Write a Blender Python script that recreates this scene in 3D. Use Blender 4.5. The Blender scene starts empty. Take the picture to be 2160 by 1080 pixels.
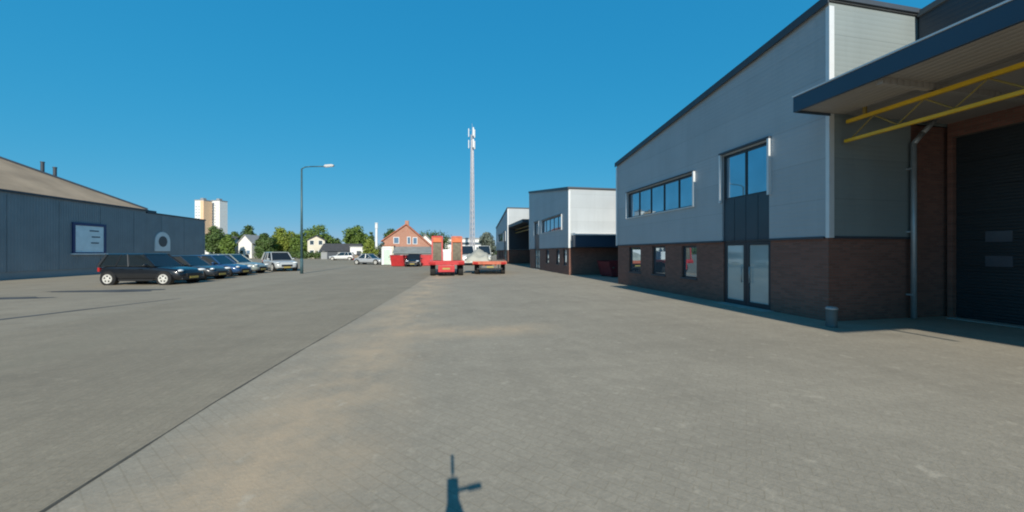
import bpy, bmesh, math, random
from mathutils import Vector, Matrix
R = math.radians
C = bpy.context.scene.collection
S = bpy.context.scene
random.seed(7)

# ------------------------------------------------------------------ camera, world, sun, exposure
CAM_H, YAW, FPX, HZ = 1.7, R(10.9), 730.0, 532.0
cd = bpy.data.cameras.new("camera")
cam = bpy.data.objects.new("camera", cd); C.objects.link(cam)
cam.location = (0, 0, CAM_H)
cam.rotation_euler = (R(90), 0, -YAW)
cd.sensor_width = 36.0
cd.lens = 36.0 * FPX / 2160.0
cd.shift_y = (HZ - 540.0) / 2160.0
cd.clip_start = 0.02
cd.clip_end = 5000
S.camera = cam

SUN_EL, SUN_AZ = R(29.6), R(180.5)          # azimuth clockwise from +Y: almost straight behind the camera
w = bpy.data.worlds.new("World"); S.world = w; w.use_nodes = True
nt = w.node_tree; nt.nodes.clear()
sky = nt.nodes.new("ShaderNodeTexSky"); sky.sky_type = 'NISHITA'; sky.sun_disc = False
sky.sun_elevation = SUN_EL; sky.sun_rotation = SUN_AZ
sky.air_density = 1.0; sky.dust_density = 0.0; sky.ozone_density = 3.0; sky.altitude = 0
# the camera's rendering of the clear sky: deep cyan-blue with a flat gradient (a response curve per channel)
sep = nt.nodes.new("ShaderNodeSeparateColor"); hs = nt.nodes.new("ShaderNodeCombineColor")
nt.links.new(sky.outputs[0], sep.inputs[0])
for i, (gain, power) in enumerate(((0.105, 1.36), (1.72, 0.34), (3.28, 0.22))):
    pw = nt.nodes.new("ShaderNodeMath"); pw.operation = 'POWER'; pw.inputs[1].default_value = power
    ml = nt.nodes.new("ShaderNodeMath"); ml.operation = 'MULTIPLY_ADD'; ml.inputs[1].default_value = gain; ml.inputs[2].default_value = 0.07 if i == 0 else 0.0
    nt.links.new(sep.outputs[i], pw.inputs[0]); nt.links.new(pw.outputs[0], ml.inputs[0]); 
    if i == 0: nt.links.new(ml.outputs[0], hs.inputs[i]); continue
    # deeper blue overhead
    dv = nt.nodes.new("ShaderNodeMath"); dv.operation = 'DIVIDE'; dv.use_clamp = True; dv.inputs[1].default_value = (0, 1.55, 2.95)[i]
    p2 = nt.nodes.new("ShaderNodeMath"); p2.operation = 'POWER'; p2.inputs[1].default_value = 2.2
    m2 = nt.nodes.new("ShaderNodeMath"); m2.operation = 'MULTIPLY'
    nt.links.new(sep.outputs[i], dv.inputs[0]); nt.links.new(dv.outputs[0], p2.inputs[0]); nt.links.new(p2.outputs[0], m2.inputs[0]); nt.links.new(ml.outputs[0], m2.inputs[1]); nt.links.new(m2.outputs[0], hs.inputs[i])
bg = nt.nodes.new("ShaderNodeBackground"); bg.inputs["Strength"].default_value = 0.12
wo = nt.nodes.new("ShaderNodeOutputWorld")
nt.links.new(hs.outputs[0], bg.inputs[0]); nt.links.new(bg.outputs[0], wo.inputs[0])

sl = bpy.data.lights.new("sun", 'SUN'); sl.energy = 4.6; sl.angle = R(0.53); sl.color = (1.0, 0.93, 0.80)
sun = bpy.data.objects.new("sun", sl); C.objects.link(sun)
to_sun = Vector((math.sin(SUN_AZ) * math.cos(SUN_EL), math.cos(SUN_AZ) * math.cos(SUN_EL), math.sin(SUN_EL)))
sun.rotation_euler = to_sun.to_track_quat('Z', 'Y').to_euler()
sun.location = (0, -20, 30)

S.view_settings.view_transform = 'Standard'; S.view_settings.look = 'None'
S.view_settings.exposure = 0.12; S.view_settings.gamma = 1.0; S.view_settings.use_curve_mapping = False
S.render.engine = 'CYCLES'
S.cycles.filter_width = 2.0
S.cycles.max_bounces = 6

# ------------------------------------------------------------------ helpers
def at(px, Y):
    """world X of the far point seen in column px of the photograph at distance Y down the road"""
    x = (px - 1080) / FPX
    return (x * math.cos(YAW) + math.sin(YAW)) / (-x * math.sin(YAW) + math.cos(YAW)) * Y
def zat(px, py, Y):
    x = (px - 1080) / FPX
    return CAM_H + (HZ - py) / FPX * Y / (-x * math.sin(YAW) + math.cos(YAW))

OFF = {}
class MB:
    def __init__(s): s.bm = bmesh.new()
    def box(s, x0, y0, z0, x1, y1, z1):
        m = Matrix.Translation(((x0+x1)/2, (y0+y1)/2, (z0+z1)/2)) @ Matrix.Diagonal((abs(x1-x0), abs(y1-y0), abs(z1-z0), 1))
        bmesh.ops.create_cube(s.bm, size=1, matrix=m); return s
    def quad(s, *pts):
        s.bm.faces.new([s.bm.verts.new(p) for p in pts]); return s
    def prism(s, pts, axis, a, b):
        """closed prism: polygon pts in the other two axes, from a to b along axis"""
        def mk(p, t): return (t, p[0], p[1]) if axis == 'x' else (p[0], t, p[1]) if axis == 'y' else (p[0], p[1], t)
        va = [s.bm.verts.new(mk(p, a)) for p in pts]; vb = [s.bm.verts.new(mk(p, b)) for p in pts]
        n = len(pts)
        s.bm.faces.new(va[::-1]); s.bm.faces.new(vb)
        for i in range(n): s.bm.faces.new((va[i], va[(i+1) % n], vb[(i+1) % n], vb[i]))
        return s
    def tube(s, p0, p1, r0, r1=None, n=10):
        r1 = r0 if r1 is None else r1
        p0, p1 = Vector(p0), Vector(p1); d = p1 - p0
        m = Matrix.Translation((p0+p1)/2) @ d.to_track_quat('Z', 'Y').to_matrix().to_4x4()
        bmesh.ops.create_cone(s.bm, cap_ends=True, segments=n, radius1=r0, radius2=r1, depth=d.length, matrix=m); return s
    def path(s, pts, r, n=8):
        for a, b in zip(pts[:-1], pts[1:]): s.tube(a, b, r, r, n)
        return s
    def lathe(s, prof, n=20, c=(0, 0, 0), axis='z'):
        rings = []
        for (r, h) in prof:
            ring = []
            for k in range(n):
                t = 2*math.pi*k/n; a, b = r*math.cos(t), r*math.sin(t)
                p = (c[0]+a, c[1]+b, c[2]+h) if axis == 'z' else (c[0]+a, c[1]+h, c[2]+b)
                ring.append(s.bm.verts.new(p))
            rings.append(ring)
        for A_, B_ in zip(rings[:-1], rings[1:]):
            for k in range(n): s.bm.faces.new((A_[k], A_[(k+1) % n], B_[(k+1) % n], B_[k]))
        s.bm.faces.new(rings[0][::-1]); s.bm.faces.new(rings[-1])
        return s
    def build(s, name, mat, parent=None, bevel=0, smooth=False, fix=True):
        if fix: bmesh.ops.recalc_face_normals(s.bm, faces=s.bm.faces[:])
        off = OFF.get(parent.name) if parent else None
        if off is not None: bmesh.ops.translate(s.bm, vec=-off, verts=s.bm.verts[:])
        me = bpy.data.meshes.new(name); s.bm.to_mesh(me); s.bm.free()
        for m in (mat if isinstance(mat, list) else [mat]): me.materials.append(m)
        o = bpy.data.objects.new(name, me); C.objects.link(o)
        if smooth:
            for p in me.polygons: p.use_smooth = True
        if bevel:
            b = o.modifiers.new("bevel", 'BEVEL'); b.width = bevel; b.segments = 2; b.limit_method = 'ANGLE'
        if parent:
            o.parent = parent
            if off is not None: OFF[o.name] = off
        return o

def tag(o, label=None, cat=None, group=None, kind=None):
    if label: o["label"] = label
    if cat: o["category"] = cat
    if group: o["group"] = group
    if kind: o["kind"] = kind
    return o
def thing(name, label, cat, loc=(0, 0, 0), rz=0, group=None, world=False):
    o = bpy.data.objects.new(name, None); C.objects.link(o)
    o.location = loc; o.rotation_euler = (0, 0, rz); o.empty_display_size = .3
    if world: OFF[o.name] = Vector(loc)
    return tag(o, label, cat, group)
def copy_tree(o, parent=None):
    c = o.copy(); C.objects.link(c); c.parent = parent
    for ch in list(o.children): copy_tree(ch, c)
    return c

# ------------------------------------------------------------------ materials
def mat(name, col, rough=.7, metal=0, var=.12, scale=3., bump=0, bscale=40., spec=None, ior=None, coat=0):
    m = bpy.data.materials.new(name); m.use_nodes = True
    n = m.node_tree.nodes; l = m.node_tree.links; p = n["Principled BSDF"]
    p.inputs["Roughness"].default_value = rough; p.inputs["Metallic"].default_value = metal
    if spec is not None: p.inputs["Specular IOR Level"].default_value = spec
    if ior: p.inputs["IOR"].default_value = ior
    if coat: p.inputs["Coat Weight"].default_value = coat; p.inputs["Coat Roughness"].default_value = .06
    tc = n.new("ShaderNodeTexCoord")
    t = n.new("ShaderNodeTexNoise"); t.inputs["Scale"].default_value = scale; t.inputs["Detail"].default_value = 6
    l.new(tc.outputs["Object"], t.inputs["Vector"])
    r = n.new("ShaderNodeValToRGB"); r.color_ramp.elements[0].position = .3; r.color_ramp.elements[1].position = .7
    r.color_ramp.elements[0].color = tuple(c*(1-var) for c in col)+(1,); r.color_ramp.elements[1].color = tuple(min(1, c*(1+var)) for c in col)+(1,)
    l.new(t.outputs["Fac"], r.inputs["Fac"]); l.new(r.outputs["Color"], p.inputs["Base Color"])
    if bump:
        t2 = n.new("ShaderNodeTexNoise"); t2.inputs["Scale"].default_value = bscale; t2.inputs["Detail"].default_value = 4
        l.new(tc.outputs["Object"], t2.inputs["Vector"])
        b = n.new("ShaderNodeBump"); b.inputs["Strength"].default_value = bump; b.inputs["Distance"].default_value = .02
        l.new(t2.outputs["Fac"], b.inputs["Height"]); l.new(b.outputs["Normal"], p.inputs["Normal"])
    return m
def nodes_of(m):
    n = m.node_tree.nodes
    return n, m.node_tree.links, n["Principled BSDF"]
def math_n(n, l, op, a, b=None):
    q = n.new("ShaderNodeMath"); q.operation = op
    for i, v in enumerate((a, b)):
        if v is None: continue
        if isinstance(v, (int, float)): q.inputs[i].default_value = v
        else: l.new(v, q.inputs[i])
    return q.outputs[0]
def mix_n(n, l, fac, a, b, mode='MIX'):
    q = n.new("ShaderNodeMix"); q.data_type = 'RGBA'; q.blend_type = mode
    if isinstance(fac, (int, float)): q.inputs["Factor"].default_value = fac
    else: l.new(fac, q.inputs["Factor"])
    for key, v in (("A", a), ("B", b)):
        s = [i for i in q.inputs if i.name == key and i.type == 'RGBA'][0]
        if isinstance(v, tuple): s.default_value = v + (1,) if len(v) == 3 else v
        else: l.new(v, s)
    return [o for o in q.outputs if o.type == 'RGBA'][0]
def noise_n(n, l, vec, scale, detail=5, rough=.55, lo=None, hi=None):
    t = n.new("ShaderNodeTexNoise"); t.inputs["Scale"].default_value = scale; t.inputs["Detail"].default_value = detail; t.inputs["Roughness"].default_value = rough
    l.new(vec, t.inputs["Vector"])
    if lo is None: return t.outputs["Fac"]
    r = n.new("ShaderNodeMapRange"); r.inputs["From Min"].default_value = lo; r.inputs["From Max"].default_value = hi
    l.new(t.outputs["Fac"], r.inputs["Value"]); return r.outputs["Result"]

def ribbed(name, col, axis, period, joint=0, rough=.45, metal=.0, strength=.5, var=.06):
    """profiled sheet cladding: ribs along one axis as bump, thin joint lines between the sheets"""
    m = mat(name, col, rough, metal, var, .6)
    n, l, p = nodes_of(m)
    g = n.new("ShaderNodeNewGeometry"); sp = n.new("ShaderNodeSeparateXYZ"); l.new(g.outputs["Position"], sp.inputs[0])
    v = sp.outputs["XYZ".index(axis)]
    s = math_n(n, l, 'SINE', math_n(n, l, 'MULTIPLY', v, 2*math.pi/period))
    s = math_n(n, l, 'POWER', math_n(n, l, 'ABSOLUTE', s), .5)
    b = n.new("ShaderNodeBump"); b.inputs["Strength"].default_value = strength; b.inputs["Distance"].default_value = .02
    l.new(s, b.inputs["Height"]); l.new(b.outputs["Normal"], p.inputs["Normal"])
    # rain streaks and settled dirt running down the sheets
    ms_ = n.new("ShaderNodeMapping"); ms_.inputs["Scale"].default_value = (1.6, 1.6, .10); l.new(g.outputs["Position"], ms_.inputs["Vector"])
    src = p.inputs["Base Color"].links[0].from_socket
    l.new(mix_n(n, l, math_n(n, l, 'MULTIPLY', noise_n(n, l, ms_.outputs[0], 1.4, 6, .7, .48, .74), .22), src, tuple(c*.6 for c in col)), p.inputs["Base Color"])
    if joint:
        fr = math_n(n, l, 'FRACT', math_n(n, l, 'DIVIDE', v, joint))
        ln = math_n(n, l, 'LESS_THAN', fr, .018/joint)
        src = p.inputs["Base Color"].links[0].from_socket
        l.new(mix_n(n, l, math_n(n, l, 'MULTIPLY', ln, .28), src, tuple(c*.3 for c in col)), p.inputs["Base Color"])
        # each sheet a slightly different shade
        wn = n.new("ShaderNodeTexWhiteNoise"); wn.noise_dimensions = '1D'
        l.new(math_n(n, l, 'FLOOR', math_n(n, l, 'DIVIDE', v, joint)), wn.inputs["W"])
        src = p.inputs["Base Color"].links[0].from_socket
        l.new(mix_n(n, l, math_n(n, l, 'MULTIPLY', wn.outputs["Value"], .16), src, tuple(c*.55 for c in col)), p.inputs["Base Color"])
    return m
def brick(name, c1, c2, mortar, rot):
    m = mat(name, c1, .85, 0, .1, 2)
    n, l, p = nodes_of(m)
    g = n.new("ShaderNodeNewGeometry"); sp = n.new("ShaderNodeSeparateXYZ"); l.new(g.outputs["Position"], sp.inputs[0])
    cb = n.new("ShaderNodeCombineXYZ")
    l.new(math_n(n, l, 'ADD', sp.outputs[0], sp.outputs[1]), cb.inputs[0]); l.new(sp.outputs[2], cb.inputs[1])
    bt = n.new("ShaderNodeTexBrick"); bt.inputs["Scale"].default_value = 1; bt.inputs["Brick Width"].default_value = .22; bt.inputs["Row Height"].default_value = .065
    bt.inputs["Mortar Size"].default_value = .006; bt.inputs["Color1"].default_value = c1+(1,); bt.inputs["Color2"].default_value = c2+(1,); bt.inputs["Mortar"].default_value = mortar+(1,)
    bt.inputs["Bias"].default_value = -.1
    l.new(cb.outputs[0], bt.inputs["Vector"])
    st = noise_n(n, l, g.outputs["Position"], .9, 5, .6, .35, .75)
    l.new(mix_n(n, l, math_n(n, l, 'MULTIPLY', st, .35), bt.outputs["Color"], tuple(x*.55 for x in c1)), p.inputs["Base Color"])
    b = n.new("ShaderNodeBump"); b.inputs["Strength"].default_value = .5; b.inputs["Distance"].default_value = .01
    l.new(math_n(n, l, 'SUBTRACT', 1., bt.outputs["Fac"]), b.inputs["Height"]); l.new(b.outputs["Normal"], p.inputs["Normal"])
    return m
def glass(name, col, ior=1.9, rough=.03, metal=0):
    m = mat(name, col, rough, metal, .10, 1.2, 0, ior=ior); return m

M = {}
M['clad'] = ribbed("grey_profiled_cladding", (.43, .465, .49), 'Z', .25, 1.0, .55, 0, .22)
M['clad_end'] = ribbed("mid_grey_end_cladding", (.25, .29, .29), 'Z', .25, 1.0, .55, 0, .22)
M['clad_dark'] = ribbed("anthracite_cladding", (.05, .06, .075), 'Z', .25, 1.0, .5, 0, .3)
M['clad_left'] = ribbed("slate_blue_cladding", (.235, .26, .28), 'Y', .33, 0, .55, 0, 1.0, .12)
M['brick'] = brick("dark_brown_brick", (.275, .12, .088), (.19, .085, .063), (.17, .14, .115), 0)
M['brick_red'] = brick("orange_red_brick", (.46, .20, .135), (.38, .165, .11), (.48, .40, .32), 0)
M['trim'] = mat("pale_aluminium_trim", (.68, .70, .71), .4, .1, .05)
M['edge'] = mat("dark_roof_edge", (.055, .065, .08), .5, .1, .1)
M['frame'] = mat("anthracite_window_frame", (.03, .036, .045), .4, 0, .1)
M['panel'] = mat("dark_blue_grey_panel", (.045, .062, .08), .35, 0, .1, 1.0)
M['glass'] = glass("reflective_window_glass", (.36, .46, .54), 1.5, .02, .85)
M['glass_door'] = glass("door_glass_painted_reflection", (.46, .54, .54), 1.6, .05, .25)  # pale reflection on the doors put into the base colour
M['roofing'] = mat("grey_bitumen_roof", (.16, .16, .16), .9, 0, .15, 1)
M['fascia'] = mat("deep_blue_fascia", (.035, .065, .105), .4, 0, .08, .8)
M['soffit'] = ribbed("ribbed_pale_soffit", (.36, .33, .30), 'X', .33, 0, .6, 0, .7)
M['yellow'] = mat("yellow_girder_paint", (.80, .48, .02), .4, 0, .1, 4)
M['yellow_dull'] = mat("dull_yellow_lattice", (.30, .21, .05), .6, 0, .2, 5)
M['shutter'] = ribbed("dark_roller_door", (.028, .035, .04), 'Z', .16, .6, .45, 0, .5)
M['shutter_pane'] = glass("door_window_glass", (.10, .11, .13), 1.6, .15)
M['zinc'] = mat("zinc_pipe", (.42, .44, .45), .45, .4, .12, 4)
M['tile'] = ribbed("weathered_tan_roof_sheet", (.40, .30, .205), 'Y', .3, 0, .85, 0, .5, .2)
M['white'] = mat("white_paint", (.75, .76, .76), .5, 0, .06, 1.5)
M['signwhite'] = mat("pale_sign_face", (.80, .88, .90), .35, 0, .08, 2)
M['signblue'] = mat("navy_sign_border", (.02, .04, .14), .4, 0, .1)
M['black'] = mat("black_plastic", (.015, .016, .018), .5, 0, .1)
M['rubber'] = mat("tyre_rubber", (.02, .02, .02), .9, 0, .2, 8)
M['rim'] = mat("silver_rim_paint", (.62, .61, .57), .4, .1, .06, 6)
M['lamp'] = mat("headlight_lens", (.75, .78, .80), .1, 0, .05, 5, 0, coat=.6)
M['tail'] = mat("red_tail_lens", (.40, .02, .02), .15, 0, .1, 5, 0, coat=.5)
M['plate'] = mat("yellow_number_plate", (.38, .30, .08), .5, 0, .05)
M['carglass'] = glass("car_window_glass", (.014, .02, .024), 1.9, .04)
M['red'] = mat("trailer_red_paint", (.52, .035, .04), .4, 0, .15, 2.5, 0, coat=.3)
M['redworn'] = mat("worn_orange_red_paint", (.50, .13, .07), .55, 0, .25, 4)
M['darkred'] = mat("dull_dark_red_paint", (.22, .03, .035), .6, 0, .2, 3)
M['orange'] = mat("orange_ramp_marker", (.60, .15, .05), .5, 0, .15, 4)
M['steel'] = mat("worn_steel_grid", (.17, .15, .11), .7, .1, .25, 6)
M['timber'] = mat("deck_timber", (.28, .22, .16), .85, 0, .25, 5)
M['tarp'] = mat("pale_grey_tarpaulin", (.40, .40, .35), .7, 0, .15, 1.5, .4, 3)
M['teal'] = mat("teal_green_pole_paint", (.06, .12, .14), .5, .2, .12, 3)
M['lampgrey'] = mat("lamp_head_grey", (.50, .50, .50), .5, .1, .08)
M['mast'] = mat("galvanised_mast_steel", (.46, .46, .50), .55, .2, .1, 2)
M['bin'] = mat("grey_green_bin_metal", (.10, .14, .15), .5, .2, .15, 4)
M['bark'] = mat("tree_bark", (.09, .065, .045), .95, 0, .3, 8, .5, 20)
M['slate'] = mat("dark_roof_tile", (.06, .06, .065), .8, 0, .25, 3)
M['redtile'] = mat("red_roof_tile", (.42, .15, .09), .85, 0, .25, 3)
M['cream'] = mat("cream_render", (.66, .61, .50), .85, 0, .08, .6)
M['render'] = mat("white_render", (.78, .77, .74), .85, 0, .06, .6)
M['peach'] = mat("peach_render", (.80, .54, .34), .85, 0, .08, .6)
M['greywall'] = mat("grey_wall", (.28, .29, .30), .8, 0, .12, .6)
M['lime'] = mat("pale_green_panel", (.55, .70, .58), .5, 0, .1)
def leaf_mat(name, c):
    m = mat(name, c, .65, 0, .35, .7)
    n, l, p = nodes_of(m)
    tr = n.new("ShaderNodeBsdfTranslucent"); tr.inputs["Color"].default_value = tuple(min(1, x*1.3) for x in c)+(1,)
    mx = n.new("ShaderNodeMixShader"); mx.inputs[0].default_value = .25
    l.new(p.outputs[0], mx.inputs[1]); l.new(tr.outputs[0], mx.inputs[2]); l.new(mx.outputs[0], n["Material Output"].inputs[0])
    return m
M['leaf_a'] = leaf_mat("mid_green_leaf", (.13, .20, .035))
M['leaf_b'] = leaf_mat("yellow_green_leaf", (.22, .27, .04))
M['leaf_c'] = leaf_mat("dark_green_leaf", (.085, .14, .035))
M['leaf_d'] = leaf_mat("grey_green_leaf", (.16, .19, .15))

def ground_mat(name, base, kind):
    m = mat(name, base, .9, 0, .1, 1)
    n, l, p = nodes_of(m)
    g = n.new("ShaderNodeNewGeometry"); pos = g.outputs["Position"]
    sp = n.new("ShaderNodeSeparateXYZ"); l.new(pos, sp.inputs[0])
    col = mix_n(n, l, noise_n(n, l, pos, .22, 5, .6, .35, .65), tuple(c*.90 for c in base), tuple(c*1.09 for c in base))
    # blotches and wear streaks along the driving direction
    mp = n.new("ShaderNodeMapping"); mp.inputs["Scale"].default_value = (2.2, .35, 1); l.new(pos, mp.inputs["Vector"])
    col = mix_n(n, l, math_n(n, l, 'MULTIPLY', noise_n(n, l, mp.outputs[0], .9, 6, .65, .42, .72), .30), col, tuple(c*.72 for c in base))
    if kind != 'asphalt':
        bt = n.new("ShaderNodeTexBrick"); bt.inputs["Scale"].default_value = 1; bt.inputs["Brick Width"].default_value = .21; bt.inputs["Row Height"].default_value = .105
        bt.inputs["Mortar Size"].default_value = .006; bt.inputs["Color1"].default_value = (1, 1, 1, 1); bt.inputs["Color2"].default_value = (.90, .90, .90, 1); bt.inputs["Mortar"].default_value = (.70, .68, .62, 1)
        bt.inputs["Mortar Smooth"].default_value = .4
        mp2 = n.new("ShaderNodeMapping"); mp2.inputs["Rotation"].default_value = (0, 0, R(45) if kind == 'yard' else R(90)); l.new(pos, mp2.inputs["Vector"])
        l.new(mp2.outputs[0], bt.inputs["Vector"])
        col = mix_n(n, l, .52, col, bt.outputs["Color"], 'MULTIPLY')
    # damp and oily blotches, tyre streaks along and across the drive, patched areas with an edge of their own
    col = mix_n(n, l, math_n(n, l, 'MULTIPLY', noise_n(n, l, pos, 1.15, 6, .7, .50, .66), .34), col, tuple(c*.60 for c in base))
    col = mix_n(n, l, math_n(n, l, 'MULTIPLY', noise_n(n, l, pos, .55, 7, .72, .52, .70), .42), col, tuple(min(1, c*1.28) for c in base))
    mpx = n.new("ShaderNodeMapping"); mpx.inputs["Scale"].default_value = (.25, 2.6, 1); mpx.inputs["Rotation"].default_value = (0, 0, R(8)); l.new(pos, mpx.inputs["Vector"])
    col = mix_n(n, l, math_n(n, l, 'MULTIPLY', noise_n(n, l, mpx.outputs[0], 1.0, 5, .65, .48, .70), .26), col, tuple(c*.66 for c in base))
    wv = n.new("ShaderNodeTexWave"); wv.wave_type = 'RINGS'; wv.inputs["Scale"].default_value = .055; wv.inputs["Distortion"].default_value = 1.2; wv.inputs["Detail"].default_value = 2
    mpw = n.new("ShaderNodeMapping"); mpw.inputs["Location"].default_value = (9, -14, 0); l.new(pos, mpw.inputs["Vector"]); l.new(mpw.outputs[0], wv.inputs["Vector"])
    tk = n.new("ShaderNodeMapRange"); tk.inputs["From Min"].default_value = .955; tk.inputs["From Max"].default_value = 1.0; l.new(wv.outputs["Fac"], tk.inputs["Value"])
    col = mix_n(n, l, math_n(n, l, 'MULTIPLY', math_n(n, l, 'MULTIPLY', tk.outputs[0], noise_n(n, l, pos, .4, 4, .6, .42, .62)), .30), col, tuple(c*.55 for c in base))
    # aggregate grain
    col = mix_n(n, l, math_n(n, l, 'MULTIPLY', noise_n(n, l, pos, 24., 4, .8, .40, .66), .42), col, tuple(c*.62 for c in base))
    col = mix_n(n, l, math_n(n, l, 'MULTIPLY', noise_n(n, l, pos, 8., 4, .75, .54, .74), .42), col, tuple(min(1, c*1.35) for c in base))
    sand = (.52, .395, .265)
    if kind == 'yard':
        # sand swept along the joint, and a tongue of it crossing the yard
        wob = math_n(n, l, 'MULTIPLY', math_n(n, l, 'SUBTRACT', noise_n(n, l, pos, .35, 3), .5), 1.6)
        xs = math_n(n, l, 'ADD', sp.outputs[0], wob)
        band = n.new("ShaderNodeMapRange"); band.inputs["From Min"].default_value = 1.25; band.inputs["From Max"].default_value = 0
        l.new(math_n(n, l, 'ABSOLUTE', math_n(n, l, 'SUBTRACT', math_n(n, l, 'ADD', xs, 1.55), math_n(n, l, 'MULTIPLY', sp.outputs[1], .042))), band.inputs["Value"])
        f1 = math_n(n, l, 'MULTIPLY', band.outputs[0], noise_n(n, l, pos, .9, 6, .7, .34, .60))
        ycurve = math_n(n, l, 'ADD', sp.outputs[1], math_n(n, l, 'MULTIPLY', wob, .4))
        tg = n.new("ShaderNodeMapRange"); tg.inputs["From Min"].default_value = .75; tg.inputs["From Max"].default_value = 0
        l.new(math_n(n, l, 'ABSOLUTE', math_n(n, l, 'SUBTRACT', ycurve, 7.45)), tg.inputs["Value"])
        tx = n.new("ShaderNodeMapRange"); tx.inputs["From Min"].default_value = 2.6; tx.inputs["From Max"].default_value = 1.2
        l.new(math_n(n, l, 'ABSOLUTE', math_n(n, l, 'SUBTRACT', sp.outputs[0], .2)), tx.inputs["Value"])
        f2 = math_n(n, l, 'MULTIPLY', math_n(n, l, 'MULTIPLY', tg.outputs[0], tx.outputs[0]), noise_n(n, l, pos, 1.6, 6, .7, .30, .58))
        col = mix_n(n, l, math_n(n, l, 'MULTIPLY', math_n(n, l, 'MAXIMUM', f1, f2), .85), col, sand)
        # scattered small pale spots
        col = mix_n(n, l, math_n(n, l, 'MULTIPLY', noise_n(n, l, pos, 3.2, 3, .6, .64, .76), .55), col, tuple(min(1, c*1.5) for c in base))
    else:
        mp3 = n.new("ShaderNodeMapping"); mp3.inputs["Scale"].default_value = (.9, .16, 1); mp3.inputs["Location"].default_value = (3, 1, 0); l.new(pos, mp3.inputs["Vector"])
        col = mix_n(n, l, math_n(n, l, 'MULTIPLY', noise_n(n, l, mp3.outputs[0], .8, 4, .6, .55, .75), .25), col, (.25, .235, .17))
    l.new(col, p.inputs["Base Color"])
    b = n.new("ShaderNodeBump"); b.inputs["Strength"].default_value = .45; b.inputs["Distance"].default_value = .01
    l.new(noise_n(n, l, pos, 30., 5, .7), b.inputs["Height"]); l.new(b.outputs["Normal"], p.inputs["Normal"])
    return m
M['yard'] = ground_mat("concrete_block_paving", (.37, .328, .258), 'yard')
M['road'] = ground_mat("grey_road_surface", (.315, .27, .200), 'road')
M['parking'] = ground_mat("parking_surface", (.325, .28, .21), 'asphalt')
M['far_ground'] = ground_mat("far_ground_surface", (.30, .26, .19), 'asphalt')
M['joint'] = mat("dark_joint_dirt", (.085, .08, .066), .95, 0, .4, 6)
M['tar'] = mat("dark_patch_surface", (.075, .078, .08), .85, 0, .3, 1.5)
M['kerb'] = mat("concrete_kerb", (.36, .35, .32), .9, 0, .15, 3)

# ------------------------------------------------------------------ ground
def sheet(name, pts, z, m):
    b = MB(); b.quad(*[(x, y, z) for x, y in pts]); return tag(b.build(name, m), kind='structure')
sheet('ground', [(-1500, -300), (1500, -300), (1500, 2500), (-1500, 2500)], 0, M['far_ground'])
joint_line = [(-2.75, -8), (-2.6, 2), (-2.56, 4.5), (-2.45, 6.5), (-2.25, 9), (-1.95, 13), (-1.65, 17), (-1.35, 22), (-.6, 34), (.4, 50)]
def band(name, left, right, z, m):
    b = MB()
    for i in range(len(left)-1):
        b.quad((left[i][0], left[i][1], z), (right[i][0], right[i][1], z), (right[i+1][0], right[i+1][1], z), (left[i+1][0], left[i+1][1], z))
    bmesh.ops.remove_doubles(b.bm, verts=b.bm.verts[:], dist=1e-4)
    return tag(b.build(name, m), kind='structure')
band('yard', joint_line, [(45, y) for x, y in joint_line], .004, M['yard'])
band('road', [(-9.05, y) for x, y in joint_line], joint_line, .004, M['road'])
band('parking', [(-26.2, y) for x, y in joint_line], [(-9.05, y) for x, y in joint_line], .004, M['parking'])
jw = []
for i, (x, y) in enumerate(joint_line): jw.append((x, y))
fine = []
for (x0, y0), (x1, y1) in zip(jw[:-1], jw[1:]):
    k = max(2, int((y1-y0)/.35))
    for j in range(k): fine.append((x0+(x1-x0)*j/k, y0+(y1-y0)*j/k))
fine = [p for p in fine if p[1] < 12]
rj = [random.uniform(.006, .030) * max(.25, min(1, 1.35-p[1]*.1)) for p in fine]
band('road_joint', [(p[0]-r*.7, p[1]) for p, r in zip(fine, rj)], [(p[0]+r, p[1]) for p, r in zip(fine, rj)], .008, M['joint'])
def blot(name, cx, cy, rx, ry, rot, m):
    b = MB(); vs = []
    for k in range(26):
        t = 2*math.pi*k/26; q = 1+.22*math.sin(3*t+cx)+random.uniform(-.12, .12)
        x, y = rx*q*math.cos(t), ry*q*math.sin(t)
        vs.append((cx+x*math.cos(rot)-y*math.sin(rot), cy+x*math.sin(rot)+y*math.cos(rot), .008))
    b.quad(*vs); return tag(b.build(name, m), kind='structure')
blot('dark_patch_ground', -14.3, 18.2, 2.1, .55, R(-4), M['tar'])  # irregular dark patches laid on the ground sheets
blot('dark_patch_ground', -15.9, 15.9, 1.5, .4, R(6), M['tar'])
blot('dark_patch_ground', -10.6, 12.0, 2.6, .10, R(70), M['tar'])
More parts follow.
